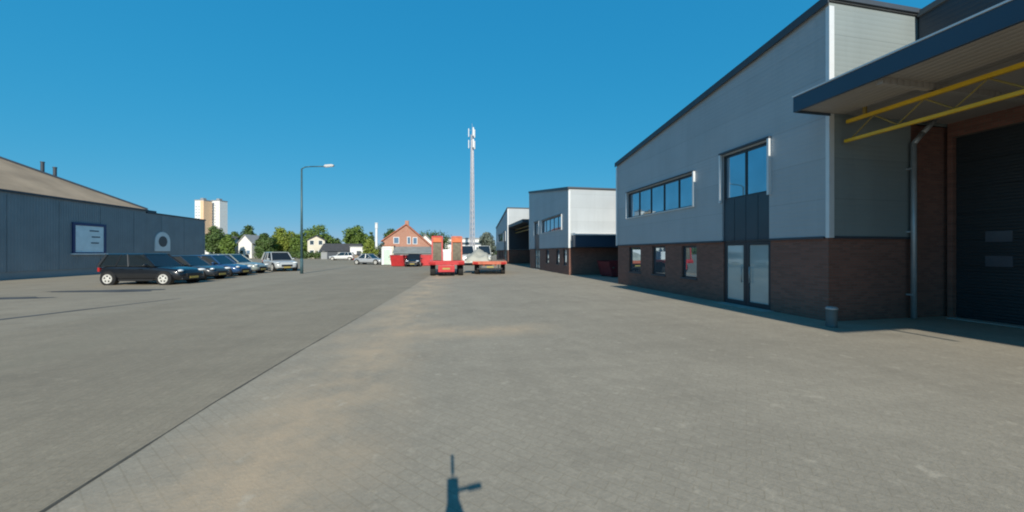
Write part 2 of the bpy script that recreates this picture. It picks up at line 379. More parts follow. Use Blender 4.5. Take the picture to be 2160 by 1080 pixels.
# ------------------------------------------------------------------ industrial units on the right
def ztop_fn(Y0, z0, Y1, z1): return lambda y: z0 + (z1-z0)*(y-Y0)/(Y1-Y0)
def facade(b, X, Y0, Y1, zb, zt, holes, reveal=.14):
    """facade sheet in the plane x = X between zb and the sloping top zt(y), with rectangular openings and their reveals"""
    zmax = max([zb+.5]+[h[3] for h in holes])
    ys = sorted({Y0, Y1, *[h[0] for h in holes], *[h[1] for h in holes]})
    zs = sorted({zb, zmax, *[h[2] for h in holes], *[h[3] for h in holes]})
    for ya, yb in zip(ys[:-1], ys[1:]):
        for za, zb_ in zip(zs[:-1], zs[1:]):
            ym, zm = (ya+yb)/2, (za+zb_)/2
            if any(h[0] < ym < h[1] and h[2] < zm < h[3] for h in holes): continue
            b.quad((X, ya, za), (X, ya, zb_), (X, yb, zb_), (X, yb, za))
        if zt(ya) > zmax+1e-3: b.quad((X, ya, zmax), (X, ya, zt(ya)), (X, yb, zt(yb)), (X, yb, zmax))
    for (ya, yb, za, zb_) in holes:
        r = X+reveal
        b.quad((X, ya, za), (r, ya, za), (r, ya, zb_), (X, ya, zb_)); b.quad((X, yb, za), (r, yb, za), (r, yb, zb_), (X, yb, zb_))
        b.quad((X, ya, za), (r, ya, za), (r, yb, za), (X, yb, za)); b.quad((X, ya, zb_), (r, ya, zb_), (r, yb, zb_), (X, yb, zb_))
    bmesh.ops.remove_doubles(b.bm, verts=b.bm.verts[:], dist=1e-4)

def window(root, X, y0, y1, z0, z1, n, trim=True, gm='glass', sill=False, name='window'):
    """window in an opening of the plane x = X: frame with n panes, glass and a pale surround standing proud"""
    d = .10
    f = MB(); t = .05
    f.box(X+d-.03, y0+.002, z0+.002, X+d+.03, y1-.002, z0+t); f.box(X+d-.03, y0+.002, z1-t*1.6, X+d+.03, y1-.002, z1-.002)
    ws = (y1-y0)/n
    for k in range(n+1):
        yc = min(max(y0+k*ws, y0+t/2+.002), y1-t/2-.002)
        f.box(X+d-.03, yc-t/2, z0+t, X+d+.03, yc+t/2, z1-t*1.6)
    fo = f.build(name, M['frame'], root)
    for k in range(n):
        p = MB(); p.box(X+d+.002, y0+k*ws+.02, z0+.03, X+d+.014, y0+(k+1)*ws-.02, z1-.05)
        p.build('pane', M[gm], fo)
    if trim:
        q = MB(); o = .09; wd = .06
        q.box(X-o, y0-wd, z0-.04, X+.02, y0, z1+.04); q.build('surround', M['trim'], fo)
        q = MB(); q.box(X-o, y1, z0-.04, X+.02, y1+wd, z1+.04); q.build('surround', M['trim'], fo)
        q = MB(); q.box(X-o-.003, y0-wd-.003, z1+.04, X+.02, y1+wd+.003, z1+.07); q.build('head_flashing', M['edge'], fo)
        q = MB(); q.box(X-.05, y0, z0-.04, X+.02, y1, z0); q.build('sill', M['trim'], fo)
    if sill:
        q = MB(); q.box(X-.04, y0-.03, z0-.06, X+.05, y1+.03, z0); q.build('sill', M['edge'], fo)
    return fo

def unit(label, X, Y0, Y1, z0, z1, Zb, strip, ground_windows, entrance, Xend=30., endclad=11.75, depthX=34., endbrick_top=5.0, endmat='clad'):
    zt = ztop_fn(Y0, z0, Y1, z1)
    root = thing('industrial_unit', label, 'building', (X, Y0, 0), 0, 'industrial units along the right side of the yard', world=True)
    ya, yb, zga, zgb = entrance
    b = MB(); facade(b, X, Y0, Y1, Zb, zt, [strip, (ya, yb, Zb, zgb)])
    # near end wall above the plinth, far end wall and back
    Xc = endclad
    e = MB()
    e.quad((X, Y0, Zb), (Xc, Y0, Zb), (Xc, Y0, z0), (X, Y0, z0))
    e.quad((Xc, Y0, endbrick_top), (depthX, Y0, endbrick_top), (depthX, Y0, z0), (Xc, Y0, z0))
    e.build('end_cladding', M[endmat], root, fix=False)
    b.quad((X, Y1, Zb), (X, Y1, z1), (depthX, Y1, z1), (depthX, Y1, Zb))
    b.quad((depthX, Y0, 0), (depthX, Y1, 0), (depthX, Y1, z1), (depthX, Y0, z0))
    bmesh.ops.remove_doubles(b.bm, verts=b.bm.verts[:], dist=1e-4)
    b.build('cladding', M['clad'], root, fix=False)
    b = MB(); Xp = X+.05
    facade(b, Xp, Y0+.05, Y1-.05, 0, lambda y: Zb, [(ya, yb, 0, Zb-.001)] + ground_windows, .12)
    b.quad((Xp, Y0+.05, 0), (Xc, Y0+.05, 0), (Xc, Y0+.05, Zb), (Xp, Y0+.05, Zb))
    b.quad((Xc, Y0+.05, 0), (depthX, Y0+.05, 0), (depthX, Y0+.05, endbrick_top), (Xc, Y0+.05, endbrick_top))
    b.quad((Xp, Y1-.05, 0), (depthX, Y1-.05, 0), (depthX, Y1-.05, Zb), (Xp, Y1-.05, Zb))
    b.build('brick_plinth', M['brick'], root, fix=False)
    # roof slab with dark edge trim and pale corner trims
    b = MB(); b.prism([(Y0-.04, z0+.02), (Y1+.04, z1+.02), (Y1+.04, z1+.16), (Y0-.04, z0+.16)], 'x', X-.06, depthX); b.build('roof', M['roofing'], root)
    b = MB(); b.prism([(Y0-.05, z0-.05), (Y1+.05, z1-.05), (Y1+.05, z1+.165), (Y0-.05, z0+.165)], 'x', X-.10, X-.061); b.build('roof_edge', M['edge'], root)
    b = MB(); b.box(X-.10, Y0-.085, z0+.05, depthX, Y0-.052, z0+.165); b.build('roof_edge', M['edge'], root)
    b = MB()
    b.prism([(X-.035, Y0-.035), (X+.115, Y0-.035), (X+.115, Y0-.004), (X-.004, Y0-.004), (X-.004, Y0+.05), (X-.035, Y0+.05)], 'z', Zb-.03, z0-.10); b.build('corner_trim', M['trim'], root)
    b = MB(); b.box(X-.035, Y1-.1, Zb-.03, X-.004, Y1+.03, z1-.10); b.build('corner_trim', M['trim'], root)
    b = MB(); b.box(X-.02, Y0+.11, Zb-.045, X+.04, ya-.003, Zb+.012); b.box(X-.02, yb+.003, Zb-.045, X+.04, Y1-.11, Zb+.012); b.box(X+.17, Y0-.02, Zb-.045, Xc, Y0+.04, Zb+.012)
    b.build('base_flashing', M['edge'], root)
    window(root, X, strip[0], strip[1], strip[2], strip[3], 5)
    for gw in ground_windows: window(root, Xp, *gw, 1, trim=False, sill=True)
    # entrance: upper glazing, dark panel, two glazed doors
    f = window(root, X, ya, yb, zga, zgb, 2, trim=False, name='upper_window')
    for a in (ya-.06, yb):
        q = MB(); q.box(X-.09, a, zga-.1, X+.02, a+.06, zgb+.04); q.build('surround', M['trim'], f)
    q = MB(); q.box(X-.093, ya-.063, zgb+.04, X+.02, yb+.063, zgb+.10); q.build('head_flashing', M['edge'], f)
    q = MB(); q.box(X+.06, ya+.003, Zb-.05, X+.12, yb-.003, zga-.002)
    for k in range(1, 4): q.box(X+.05, ya+(yb-ya)*k/4-.012, Zb-.04, X+.06, ya+(yb-ya)*k/4+.012, zga-.02)
    q.build('infill_panel', M['panel'], root)
    half = (yb-ya)/2
    for k in range(2):
        a, c = ya+k*half+.004, ya+(k+1)*half-.004
        q = MB(); t = .10
        q.box(X+.09, a, .02, X+.15, a+t, Zb-.055); q.box(X+.09, c-t, .02, X+.15, c, Zb-.055)
        q.box(X+.09, a+t, .02, X+.15, c-t, .16); q.box(X+.09, a+t, Zb-.16, X+.15, c-t, Zb-.055)
        d = q.build('glass_door', M['frame'], root)
        q = MB(); q.box(X+.115, a+t-.01, .15, X+.127, c-t+.01, Zb-.15); q.build('pane', M['glass_door'], d)
        hy = c-t-.04 if k == 0 else a+t+.04
        q = MB(); q.tube((X+.05, hy, .75), (X+.05, hy, 1.25), .014); q.tube((X+.05, hy, .78), (X+.1, hy, .78), .01); q.tube((X+.05, hy, 1.22), (X+.1, hy, 1.22), .01); q.build('handle', M['zinc'], d, smooth=True)
    q = MB(); q.box(X-.25, ya-.1, 0.004, X+.16, yb+.1, .02); q.build('threshold', M['kerb'], root)
    return root

unit1 = unit('nearest grey clad unit with brown brick base, five pane strip window and double glass doors', 9.15, 6.8, 17.4, 7.77, 6.38, 2.08,
     (11.44, 16.25, 3.44, 4.68), [(15.15, 16.2, .72, 1.97), (13.25, 14.2, .72, 1.97), (11.37, 12.2, .72, 1.95)], (8.38, 10.1, 3.45, 4.92), endmat='clad_end')
unit2 = unit('second grey clad unit, its sunlit end wall facing the yard above a low blue canopy', 8.98, 24.4, 36.6, 6.38, 8.15, 2.05,
     (25.9, 31.6, 3.5, 4.65), [(25.0, 25.8, .72, 1.95), (26.7, 27.5, .72, 1.95), (29.6, 30.5, .72, 1.95)], (32.6, 34.4, 3.5, 4.7), endclad=12.9)
unit3 = unit('farthest grey clad unit, sloping down away from the yard beyond the second unit', 9.1, 50.7, 62.4, 8.22, 6.0, 2.05,
     (54.5, 59.5, 3.5, 4.7), [(58.6, 59.8, .72, 1.95), (57, 58, .72, 1.95), (55.2, 56.2, .72, 1.95)], (52.3, 54.0, 3.5, 4.9), endclad=13.2)

# low blue canopy on the second unit's end wall
q = MB(); q.box(9.22, 23.7, 2.08, 13.25, 24.36, 2.93); q.build('low_canopy', M['fascia'], unit2, bevel=.02)
q = MB(); q.box(9.16, 23.60, 2.935, 13.27, 24.36, 3.10); q.build('canopy_flashing', M['trim'], unit2)

# halls between the units, set back behind the canopies
def hall(label, Xw, Xu, Y0, Y1, ztop0, ztop1, zc, door, canopy, side=True):
    root = thing('warehouse_hall', label, 'building', (Xw, Y0, 0), 0, 'halls set back between the units', world=True)
    b = MB()
    facade(b, Xw, Y0, Y1, 0, lambda y: zc-.001, [door], .2)
    b.build('brick_wall', M['brick'], root, fix=False)
    b = MB()
    b.prism([(Y0, zc), (Y1, zc), (Y1, ztop1), (Y0, ztop0)], 'x', Xu, Xu+22)
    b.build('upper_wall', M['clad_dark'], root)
    b = MB(); b.prism([(Y0-.04, ztop0+.003), (Y1, ztop1+.003), (Y1, ztop1+.15), (Y0-.04, ztop0+.15)], 'x', Xu-.06, Xu+22); b.build('roof', M['roofing'], root)
    # roller door
    ya, yb, za, zb = door
    d = MB()
    n = int((zb-za)/.585)
    for k in range(n): d.box(Xw+.13, ya+.004, za+(zb-za)*k/n+.006, Xw+.18, yb-.004, za+(zb-za)*(k+1)/n-.006)
    d.box(Xw+.15, ya+.004, za+.004, Xw+.17, yb-.004, zb-.004)
    do = d.build('roller_door', M['shutter'], root, bevel=.004)
    for r, z0_ in enumerate((1.35, 1.95)):
        yy = yb-.5
        while yy-.55 > ya+.2:
            q = MB(); q.box(Xw+.122, yy-.42, z0_, Xw+.129, yy, z0_+.26); q.build('door_window', M['shutter_pane'], do); yy -= .62
    return root
hall1 = hall('nearest hall with dark roller door and lattice girder under its broad blue edged canopy', 12.92, 11.95, -2.9, 6.75, 9.1, 7.73, 5.36, (1.6, 6.66, 0.004, 4.68), None)
# canopy of the nearest hall
q = MB(); q.box(8.12, -2.9, 5.05, 12.915, 6.74, 5.32); can = q.build('canopy', M['soffit'], hall1)
q = MB(); q.box(8.05, -2.95, 4.99, 8.118, 6.76, 5.34); q.box(8.118, 6.741, 4.99, 9.13, 6.77, 5.34); q.box(8.118, -2.95, 4.99, 12.9, -2.905, 5.34); q.build('fascia', M['fascia'], can, bevel=.008)
q = MB(); q.box(8.03, -2.97, 5.343, 8.22, 6.77, 5.375); q.build('fascia_flashing', M['trim'], can)
q = MB(); q.box(8.23, -2.9, 5.322, 11.9, 6.70, 5.345); q.build('canopy_roofing', M['roofing'], can)
for k, yy in enumerate((5.2, 3.0, .8, -1.4)):
    q = MB(); q.box(8.2, yy-.05, 4.93, 12.9, yy+.05, 5.048); q.build('canopy_beam', M['soffit'], can)
# yellow lattice girder hung under the canopy
g = MB(); g.box(9.46, -2.8, 4.80, 9.54, 6.66, 4.88); g.box(9.46, -2.8, 4.35, 9.54, 6.70, 4.42); go = g.build('lattice_girder', M['yellow'], hall1, bevel=.006)
g = MB(); yy = 6.55; up = True
while yy > -2.6:
    g.tube((9.5, yy, 4.43 if up else 4.80), (9.5, yy-.42, 4.80 if up else 4.43), .016, n=6); yy -= .42; up = not up
g.build('lattice', M['yellow_dull'], go)
for yy in (6.3, 3.9, 1.5, -.9):
    g = MB(); g.box(9.48, yy-.03, 4.88, 9.52, yy+.03, 5.05); g.build('hanger', M['yellow_dull'], go)
# downpipe at the end wall
g = MB(); g.path([(11.66, 6.69, 0.03), (11.66, 6.69, 4.45), (11.9, 6.66, 4.72), (12.2, 6.6, 5.04)], .055, 12); pipe = g.build('downpipe', M['zinc'], hall1, smooth=True)
for z in (.6, 2.2, 3.8):
    g = MB(); g.box(11.59, 6.68, z, 11.73, 6.80, z+.04); g.build('pipe_clamp', M['zinc'], pipe)
# sill strip in front of the roller door
g = MB(); g.box(12.6, 1.4, .006, 12.91, 6.6, .03); g.build('door_threshold', M['kerb'], hall1)

hall2 = hall('recessed hall behind the red skip, between the two nearer units', 13.3, 13.5, 17.45, 24.35, 6.2, 6.2, 5.0, (18.2, 23.4, .004, 4.3), None)
hall3 = hall('recessed hall in deep shade between the second and the farthest unit', 13.3, 13.0, 36.65, 50.65, 8.0, 8.0, 6.0, (42, 48, .004, 4.6), None)
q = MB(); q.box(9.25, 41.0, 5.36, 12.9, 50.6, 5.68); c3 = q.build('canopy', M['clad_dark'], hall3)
q = MB(); q.prism([(9.18, 40.93), (12.95, 40.93), (12.95, 40.99), (9.247, 40.99), (9.247, 50.6), (9.18, 50.6)], 'z', 5.32, 5.72); q.build('fascia', M['edge'], c3)
for z in (4.5, 4.95):
    g = MB(); g.box(10.2, 41.2, z, 10.3, 50.5, z+.09); g.build('girder_chord', M['yellow_dull'], hall3)
q = MB(); q.box(9.3, 50.62, 2.12, 13.2, 50.66, 5.3); q.build('painted_shade_panel', M['clad_dark'], unit3)  # dark sheet that paints the canopy's shade onto the end wall
# unit behind the camera on the right, whose shade lies under the near canopy
rear = thing('industrial_unit', 'grey unit standing behind the viewpoint beside the canopy', 'building', (10.1, -14, 0), 0, None, world=True)
q = MB(); q.box(10.1, -14, 2.0, 34, -2.98, 7.9); q.build('cladding', M['clad'], rear)
q = MB(); q.box(10.15, -13.95, 0, 33.9, -3.02, 1.998); q.build('brick_plinth', M['brick'], rear)
q = MB(); q.box(10.0, -14.1, 7.902, 34.1, -2.94, 8.05); q.build('roof', M['roofing'], rear)

# small bin on the corner
bn = thing('waste_bin', 'small grey green metal bin on the paving by the unit corner', 'bin', (8.62, 6.35, .004))
q = MB(); q.lathe([(.098, 0), (.106, .03), (.102, .06), (.102, .36), (.108, .38), (.108, .40)], 20); q.build('bin_body', M['bin'], bn, smooth=False)
q = MB(); q.lathe([(.112, .402), (.112, .43), (.085, .455), (.03, .465)], 20); q.build('lid', M['zinc'], bn)

# ------------------------------------------------------------------ long building on the left
lb = thing('workshop_building', 'long slate blue clad building with tan hipped roof beside the parked cars', 'building', (-26.1, 8, 0), 0, None, world=True)
XL = -26.1
b = MB()
pts = []
b.box(-52, 8, .5, XL, 36.3, 5.36); b.build('cladding', M['clad_left'], lb)
b = MB(); b.box(-52, 36.302, .5, XL+.004, 44, 5.18); b.build('annex_cladding', M['clad_left'], lb)
b = MB(); b.box(-51.95, 8.03, 0, XL-.05, 43.97, .498); b.build('plinth', M['greywall'], lb)
# vertical sheet joints and gutter
b = MB()
y = 9.0
while y < 44: b.box(XL+.001, y-.02, .5, XL+.02, y+.02, 5.17); y += 2.9
b.build('joint_strip', M['clad_left'], lb)
b = MB(); b.box(XL-.05, 7.9, 5.36, XL+.14, 36.4, 5.48); b.build('gutter', M['edge'], lb)
b = MB(); b.box(-52, 36.41, 5.182, XL+.06, 44.05, 5.30); b.build('annex_roof', M['edge'], lb)
b = MB(); b.box(-28.5, 37.0, 5.302, -26.6, 38.2, 5.55); b.build('roof_upstand', M['edge'], lb, bevel=.03)
# hipped roof
b = MB(); e0, e1, k = XL+.05, 36.4, .565; hx = 13.0
zr = 5.485
A1, A2, A3, A4 = (e0, 8-.1, zr), (e0, e1, zr), (-52.1, e1, zr), (-52.1, 7.9, zr)
r1, r2 = (e0-hx, e1-hx, zr+hx*k), (e0-hx, 8+hx*.6, zr+hx*k)
b.quad(A1, A2, r1, r2); b.quad(A3, A4, r2, r1)
b.bm.faces.new([b.bm.verts.new(p) for p in (A2, A3, r1)]); b.bm.faces.new([b.bm.verts.new(p) for p in (A4, A1, r2)])
bmesh.ops.remove_doubles(b.bm, verts=b.bm.verts[:], dist=1e-4)
rf = b.build('roof', M['tile'], lb)
b = MB(); b.tube((e0, e1, zr+.03), (r1[0], r1[1], r1[2]+.03), .10, n=8); b.tube(r1, r2, .10, n=8); b.build('ridge_cap', M['edge'], rf)
for (vx, vy) in ((-30.55, 33.1), (-29.95, 33.3)):
    zz = zr + (e0-vx)*k
    b = MB(); b.tube((vx, vy, zz-.9), (vx, vy, zz+.60), .10, n=14); b.tube((vx, vy, zz+.60), (vx, vy, zz+.66), .125, .12, n=14)
    b.build('vent_pipe', M['edge'], rf)
# framed sign window and small arched sign on the wall
b = MB(); y0, y1, z0, z1 = 30.1, 32.55, 1.62, 3.85
b.box(XL+.002, y0, z0, XL+.09, y0+.16, z1); b.box(XL+.002, y1-.16, z0, XL+.09, y1, z1); b.box(XL+.002, y0+.16, z1-.2, XL+.09, y1-.16, z1); b.box(XL+.002, y0+.16, z0, XL+.09, y1-.16, z0+.08)
wsg = b.build('window', M['signblue'], lb)
b = MB(); b.box(XL+.02, y0+.16, z0+.08, XL+.05, y1-.16, z1-.2); b.build('pane', M['signwhite'], wsg)
b = MB()
for z, a, c in ((3.25, 31.3, 32.0), (2.8, 31.45, 32.1), (2.35, 31.4, 32.0)): b.box(XL+.052, a, z, XL+.056, c, z+.09)
b.build('blind_slat', M['panel'], wsg)
b = MB(); b.box(XL+.002, y0-.08, z0-.1, XL+.16, y1+.08, z0-.003); b.build('sill', M['trim'], wsg)
b = MB()
cy, zc = 38.1, 2.72
pl = [(cy-.88, 1.8), (cy+.88, 1.8), (cy+.88, zc)] + [(cy+.88*math.cos(t), zc+.88*math.sin(t)) for t in [math.pi*i/12 for i in range(1, 12)]] + [(cy-.88, zc)]
b.prism(pl, 'x', XL+.006, XL+.07); sg = b.build('arched_sign', M['white'], lb)
b = MB(); b.prism([(cy+.5*math.cos(t), zc-.02+.5*math.sin(t)) for t in [2*math.pi*i/24 for i in range(24)]], 'x', XL+.071, XL+.085); b.build('emblem', M['panel'], sg)

# ------------------------------------------------------------------ vehicles
def paint(name, c, rough=.3): return mat(name, c, rough, .15, .04, 2., 0, coat=.7)
def make_car(name, label, cat, loc, rz, col, L=4.5, W=1.8, H=1.48, style='estate', group=None, rim='rim'):
    """car built along local +x (front); body shell lofted from cross sections, glazed cabin, roof, wheels and lamps"""
    root = thing(name, label, cat, loc, rz, group)
    pm = paint('car_paint_%s' % label.split()[0], col)
    h = L/2; belt = H*.60; hood = H*.56; gc = .20
    st = [(-h, .62, .42, belt*.80), (-h+.06, .80, .34, belt*.93), (-h+.35, .94, .24, belt), (-h*.45, 1., gc, belt*1.0), (0, 1., gc, belt*.985), (h*.30, 1., gc, belt*.965),
          (h*.46, .99, gc, hood*1.02), (h-.55, .97, gc, hood*.94), (h-.22, .90, .22, hood*.86), (h-.05, .78, .26, hood*.74), (h, .62, .34, hood*.60)]
    bm = MB(); rings = []
    for (x, wf, zb, zt) in st:
        w = W/2*wf; m = zb+(zt-zb)*.45
        half = [(0, zb), (w*.80, zb), (w*.96, zb+.10), (w, m), (w*.985, zt-.12), (w*.90, zt-.015), (w*.55, zt+.015), (0, zt+.03)]
        ring = half + [(-y, z) for y, z in half[-2:0:-1]]
        rings.append([bm.bm.verts.new((x, y, z)) for y, z in ring])
    n = len(rings[0])
    for a, b in zip(rings[:-1], rings[1:]):
        for i in range(n): bm.bm.faces.new((a[i], a[(i+1) % n], b[(i+1) % n], b[i]))
    bm.bm.faces.new(rings[0][::-1]); bm.bm.faces.new(rings[-1])
    body = bm.build('body', pm, root, smooth=True)
    sd = body.modifiers.new("smooth", 'SUBSURF'); sd.levels = 2; sd.render_levels = 2
    # cabin: base and roof outline
    xb = {'estate': (-h+.10, h*.40), 'hatch': (-h+.16, h*.40), 'saloon': (-h*.66, h*.36), 'van': (-h+.08, h*.58)}[style]
    xr = {'estate': (-h+.40, h*.06), 'hatch': (-h+.55, h*.05), 'saloon': (-h*.34, h*.02), 'van': (-h+.16, h*.30)}[style]
    wb, wr = W*.44, W*.36
    zb, zr = belt-.03, H-.045
    def frust(mb, x0, x1, w0, z0, X0, X1, w1, z1):
        p = [(x0, -w0, z0), (x1, -w0, z0), (x1, w0, z0), (x0, w0, z0), (X0, -w1, z1), (X1, -w1, z1), (X1, w1, z1), (X0, w1, z1)]
        v = [mb.bm.verts.new(q) for q in p]
        for f in ((3, 2, 1, 0), (4, 5, 6, 7), (0, 1, 5, 4), (1, 2, 6, 5), (2, 3, 7, 6), (3, 0, 4, 7)): mb.bm.faces.new([v[i] for i in f])
    c = MB(); frust(c, xb[0], xb[1], wb, zb, xr[0], xr[1], wr, zr); cab = c.build('cabin_glass', M['carglass'], root, bevel=.05)
    r = MB(); frust(r, xr[0]-.05, xr[1]+.05, wr+.035, zr-.012, xr[0]+.02, xr[1]-.06, wr-.10, H); r.build('roof', pm, root, bevel=.03, smooth=False)
    # pillars
    pil = MB()
    def bar(x0, z0, w0, x1, z1, w1, t):
        for s in (-1, 1): pil.tube((x0, s*w0, z0), (x1, s*w1, z1), t, t*.8, 6)
    bar(xb[1], zb, wb-.01, xr[1], zr, wr, .045)
    bar(xb[0], zb, wb-.01, xr[0], zr, wr, .085)
    xm = (xb[0]+xb[1])*.5; bar(xm+.1, zb, wb+.004, (xr[0]+xr[1])*.5+.12, zr, wr+.004, .035)
    if style in ('estate', 'van'): bar(xb[0]+.85, zb, wb+.004, xr[0]+.72, zr, wr+.004, .035)
    pil.build('pillar', pm, root)
    # wheel housings, wheels
    wr_ = .325 if H < 1.7 else .35
    for sx, xw in ((1, h-.74), (-1, -h+.70)):
        for s in (-1, 1):
            q = MB(); q.lathe([(wr_+.065, -.11*1), (wr_+.065, .11)], 24, (0, 0, 0), 'y'); a = q.build('wheel_arch', M['black'], root); a.location = (xw, s*(W/2-.112), wr_+.02)
            q = MB(); q.lathe([(wr_*.62, -.10), (wr_*.93, -.105), (wr_, -.07), (wr_, .07), (wr_*.93, .105), (wr_*.62, .10)], 26, (0, 0, 0), 'y')
            t = q.build('wheel', M['rubber'], root); t.location = (xw, s*(W/2-.085), wr_)
            q = MB(); q.lathe([(wr_*.74, .095*s), (wr_*.72, .116*s), (wr_*.60, .110*s), (.08, .110*s), (.05, .122*s)], 20, (0, 0, 0), 'y')
            rm_ = q.build('rim', M[rim], t)
            q = MB()
            for k in range(5):
                tt = 2*math.pi*k/5+.3; vv = []
                for rr, dt in ((.095, -.18), (.185, -.38), (.185, .38), (.095, .18)): vv.append((rr*math.cos(tt+dt), .1125*s, rr*math.sin(tt+dt)))
                q.quad(*vv)
            q.build('rim_opening', M['black'], t)
    # lamps, grille, bumpers, mirrors, plate, handles
    for s in (-1, 1):
        q = MB(); bmesh.ops.create_uvsphere(q.bm, u_segments=12, v_segments=8, radius=1, matrix=Matrix.Translation((h-.13, s*(W/2-.29), hood*.80)) @ Matrix.Rotation(-s*R(30), 4, 'Z') @ Matrix.Diagonal((.12, .20, .075, 1)))
        q.build('headlight', M['lamp'], root, smooth=True)
        q = MB(); q.box(-h+.02, s*(W/2-.34), belt*.70, -h+.13, s*(W/2-.14), belt*.92); q.build('tail_light', M['tail'], root, bevel=.02)
        q = MB(); bmesh.ops.create_uvsphere(q.bm, u_segments=10, v_segments=6, radius=1, matrix=Matrix.Translation((xb[1]-.32, s*(W/2+.05), belt+.05)) @ Matrix.Diagonal((.07, .12, .075, 1)))
        q.build('wing_mirror', pm, root, smooth=True)
        q = MB()
        for xx in (.1, -.85): q.box(xx, s*(W/2-.005), belt-.16, xx+.2, s*(W/2+.015), belt-.13)
        q.build('door_handle', pm, root)
        q = MB(); q.box(-h*.42, s*(W/2-.03), .21, h*.40, s*(W/2+.006), .30); q.build('side_skirt', M['black'], root, bevel=.01)
    q = MB(); q.box(h-.10, -.42, hood*.44, h+.012, .42, hood*.64); gr = q.build('grille', M['black'], root, bevel=.02)
    q = MB(); q.box(h+.013, -.26, hood*.34, h+.03, .26, hood*.34+.11); q.build('number_plate', M['plate'], root)
    q = MB(); q.box(h-.16, -W*.36, .24, h+.005, W*.36, .36); q.build('bumper', M['black'], root, bevel=.03)
    return root

rowg = 'cars parked in a row beside the left building'
make_car('parked_car', 'black tall hatchback seen side on with bright silver wheels, nearest of the parked row', 'car', (-15.45, 22.0, .004), R(-9), (.012, .014, .018), 4.2, 1.84, 1.63, 'estate', rowg)
make_car('parked_car', 'dark navy hatchback parked just beyond the tall black car', 'car', (-15.85, 25.1, .004), R(-8), (.045, .052, .062), 4.2, 1.78, 1.50, 'hatch', rowg)
make_car('parked_car', 'bright blue hatchback in the middle of the parked row', 'car', (-16.0, 28.2, .004), R(-8), (.03, .085, .20), 4.0, 1.76, 1.50, 'hatch', rowg)
make_car('parked_car', 'silver green estate between the blue hatchback and the last parked car', 'car', (-16.6, 31.4, .004), R(-8), (.30, .34, .32), 4.5, 1.80, 1.55, 'estate', rowg)
make_car('parked_car', 'silver off roader turned towards the yard, last of the parked row', 'car', (-15.0, 35.3, .004), R(-52), (.50, .52, .52), 4.5, 1.86, 1.72, 'estate', rowg)
make_car('parked_car', 'silver grey saloon standing before the green bush', 'car', (at(781, 51), 51, .004), R(-25), (.42, .44, .46), 4.4, 1.8, 1.48, 'saloon')
make_car('parked_car', 'small black car parked between two low red skips', 'car', (-3.7, 43.4, .004), R(-92), (.013, .013, .015), 4.0, 1.74, 1.50, 'hatch')
make_car('parked_car', 'white car seen side on before the dark roofed shed', 'car', (at(722, 80), 80, .004), R(178), (.72, .72, .71), 4.9, 1.85, 1.7, 'estate')
vg = 'white vans behind the trailers'
make_car('white_van', 'white van behind the red low loader, left of the pair', 'van', (at(985, 47), 47, .004), R(-90), (.72, .72, .70), 5.2, 2.0, 2.55, 'van', vg)
make_car('white_van', 'white van behind the covered flatbed, right of the pair', 'van', (at(1021, 46), 46, .004), R(-96), (.62, .64, .60), 5.2, 2.0, 2.55, 'van', vg)

def wheel_at(root, x, y, r, wd):
    q = MB(); q.lathe([(r*.55, -wd/2), (r*.94, -wd/2), (r, -wd*.36), (r, wd*.36), (r*.94, wd/2), (r*.55, wd/2)], 26, (0, 0, 0), 'y')
    t = q.build('wheel', M['rubber'], root); t.location = (x, y, r)
    q = MB(); q.lathe([(r*.58, -wd*.42), (r*.52, -wd*.30), (r*.2, -wd*.30), (r*.18, -wd*.40), (r*.18, wd*.40), (r*.2, wd*.30), (r*.52, wd*.30), (r*.58, wd*.42)], 18, (0, 0, 0), 'y')
    q.build('rim', M['redworn'], t)

# low loader trailer; local +x = towards the drawbar, rear at x = 0
tr = thing('low_loader_trailer', 'bright red low loader trailer with two loading ramps folded upright', 'trailer', (.12, 24.75, .004), R(91), 'trailers standing on the yard')
b = MB(); b.box(0, -1.2, .80, .14, 1.2, 1.10); b.box(.14, -1.22, .88, 7.2, -1.08, 1.08); b.box(.14, 1.08, .88, 7.2, 1.22, 1.08)
for x in range(1, 8): b.box(x*.9, -1.08, .86, x*.9+.1, 1.08, .98)
b.box(.14, -.45, .74, 7.0, -.33, .96); b.box(.14, .33, .74, 7.0, .45, .96)
b.build('chassis', M['red'], tr, bevel=.012)
b = MB()
for k in range(10): b.box(.15, -1.07+k*.215, 1.0, 7.1, -.87+k*.215-.01, 1.045)
b.build('deck', M['timber'], tr)
b = MB(); b.box(-.06, -.52, .30, .05, .62, .78); b.build('tail_plate', M['red'], tr, bevel=.03)
b = MB(); b.box(-.075, -.2, .48, -.062, .32, .6); b.build('number_plate', M['plate'], tr)
for a in (-1.2, .8):
    b = MB(); b.box(-.05, a, .84, -.004, a+.4, 1.0); b.build('light_cluster', M['tail'], tr, bevel=.01)
for a in (-1.28, .86):
    b = MB(); b.box(.5, a, .86, 2.9, a+.42, .90); b.build('mudguard', M['black'], tr, bevel=.01)
for x in (.95, 1.85, 2.6):
    for s in (-1, 1): wheel_at(tr, x, s*1.0, .42, .34)
b = MB(); b.box(7.15, -1.15, 1.05, 7.3, 1.15, 1.95); b.build('headboard', M['white'], tr, bevel=.02)
b = MB(); b.box(7.2, -.06, .55, 9.2, .06, .70); b.tube((9.2, 0, .62), (9.45, 0, .62), .09, n=10); b.build('drawbar', M['red'], tr)
b = MB(); b.box(2.0, -.55, 1.05, 3.4, .40, 1.75); b.build('tool_locker', M['white'], tr, bevel=.03)
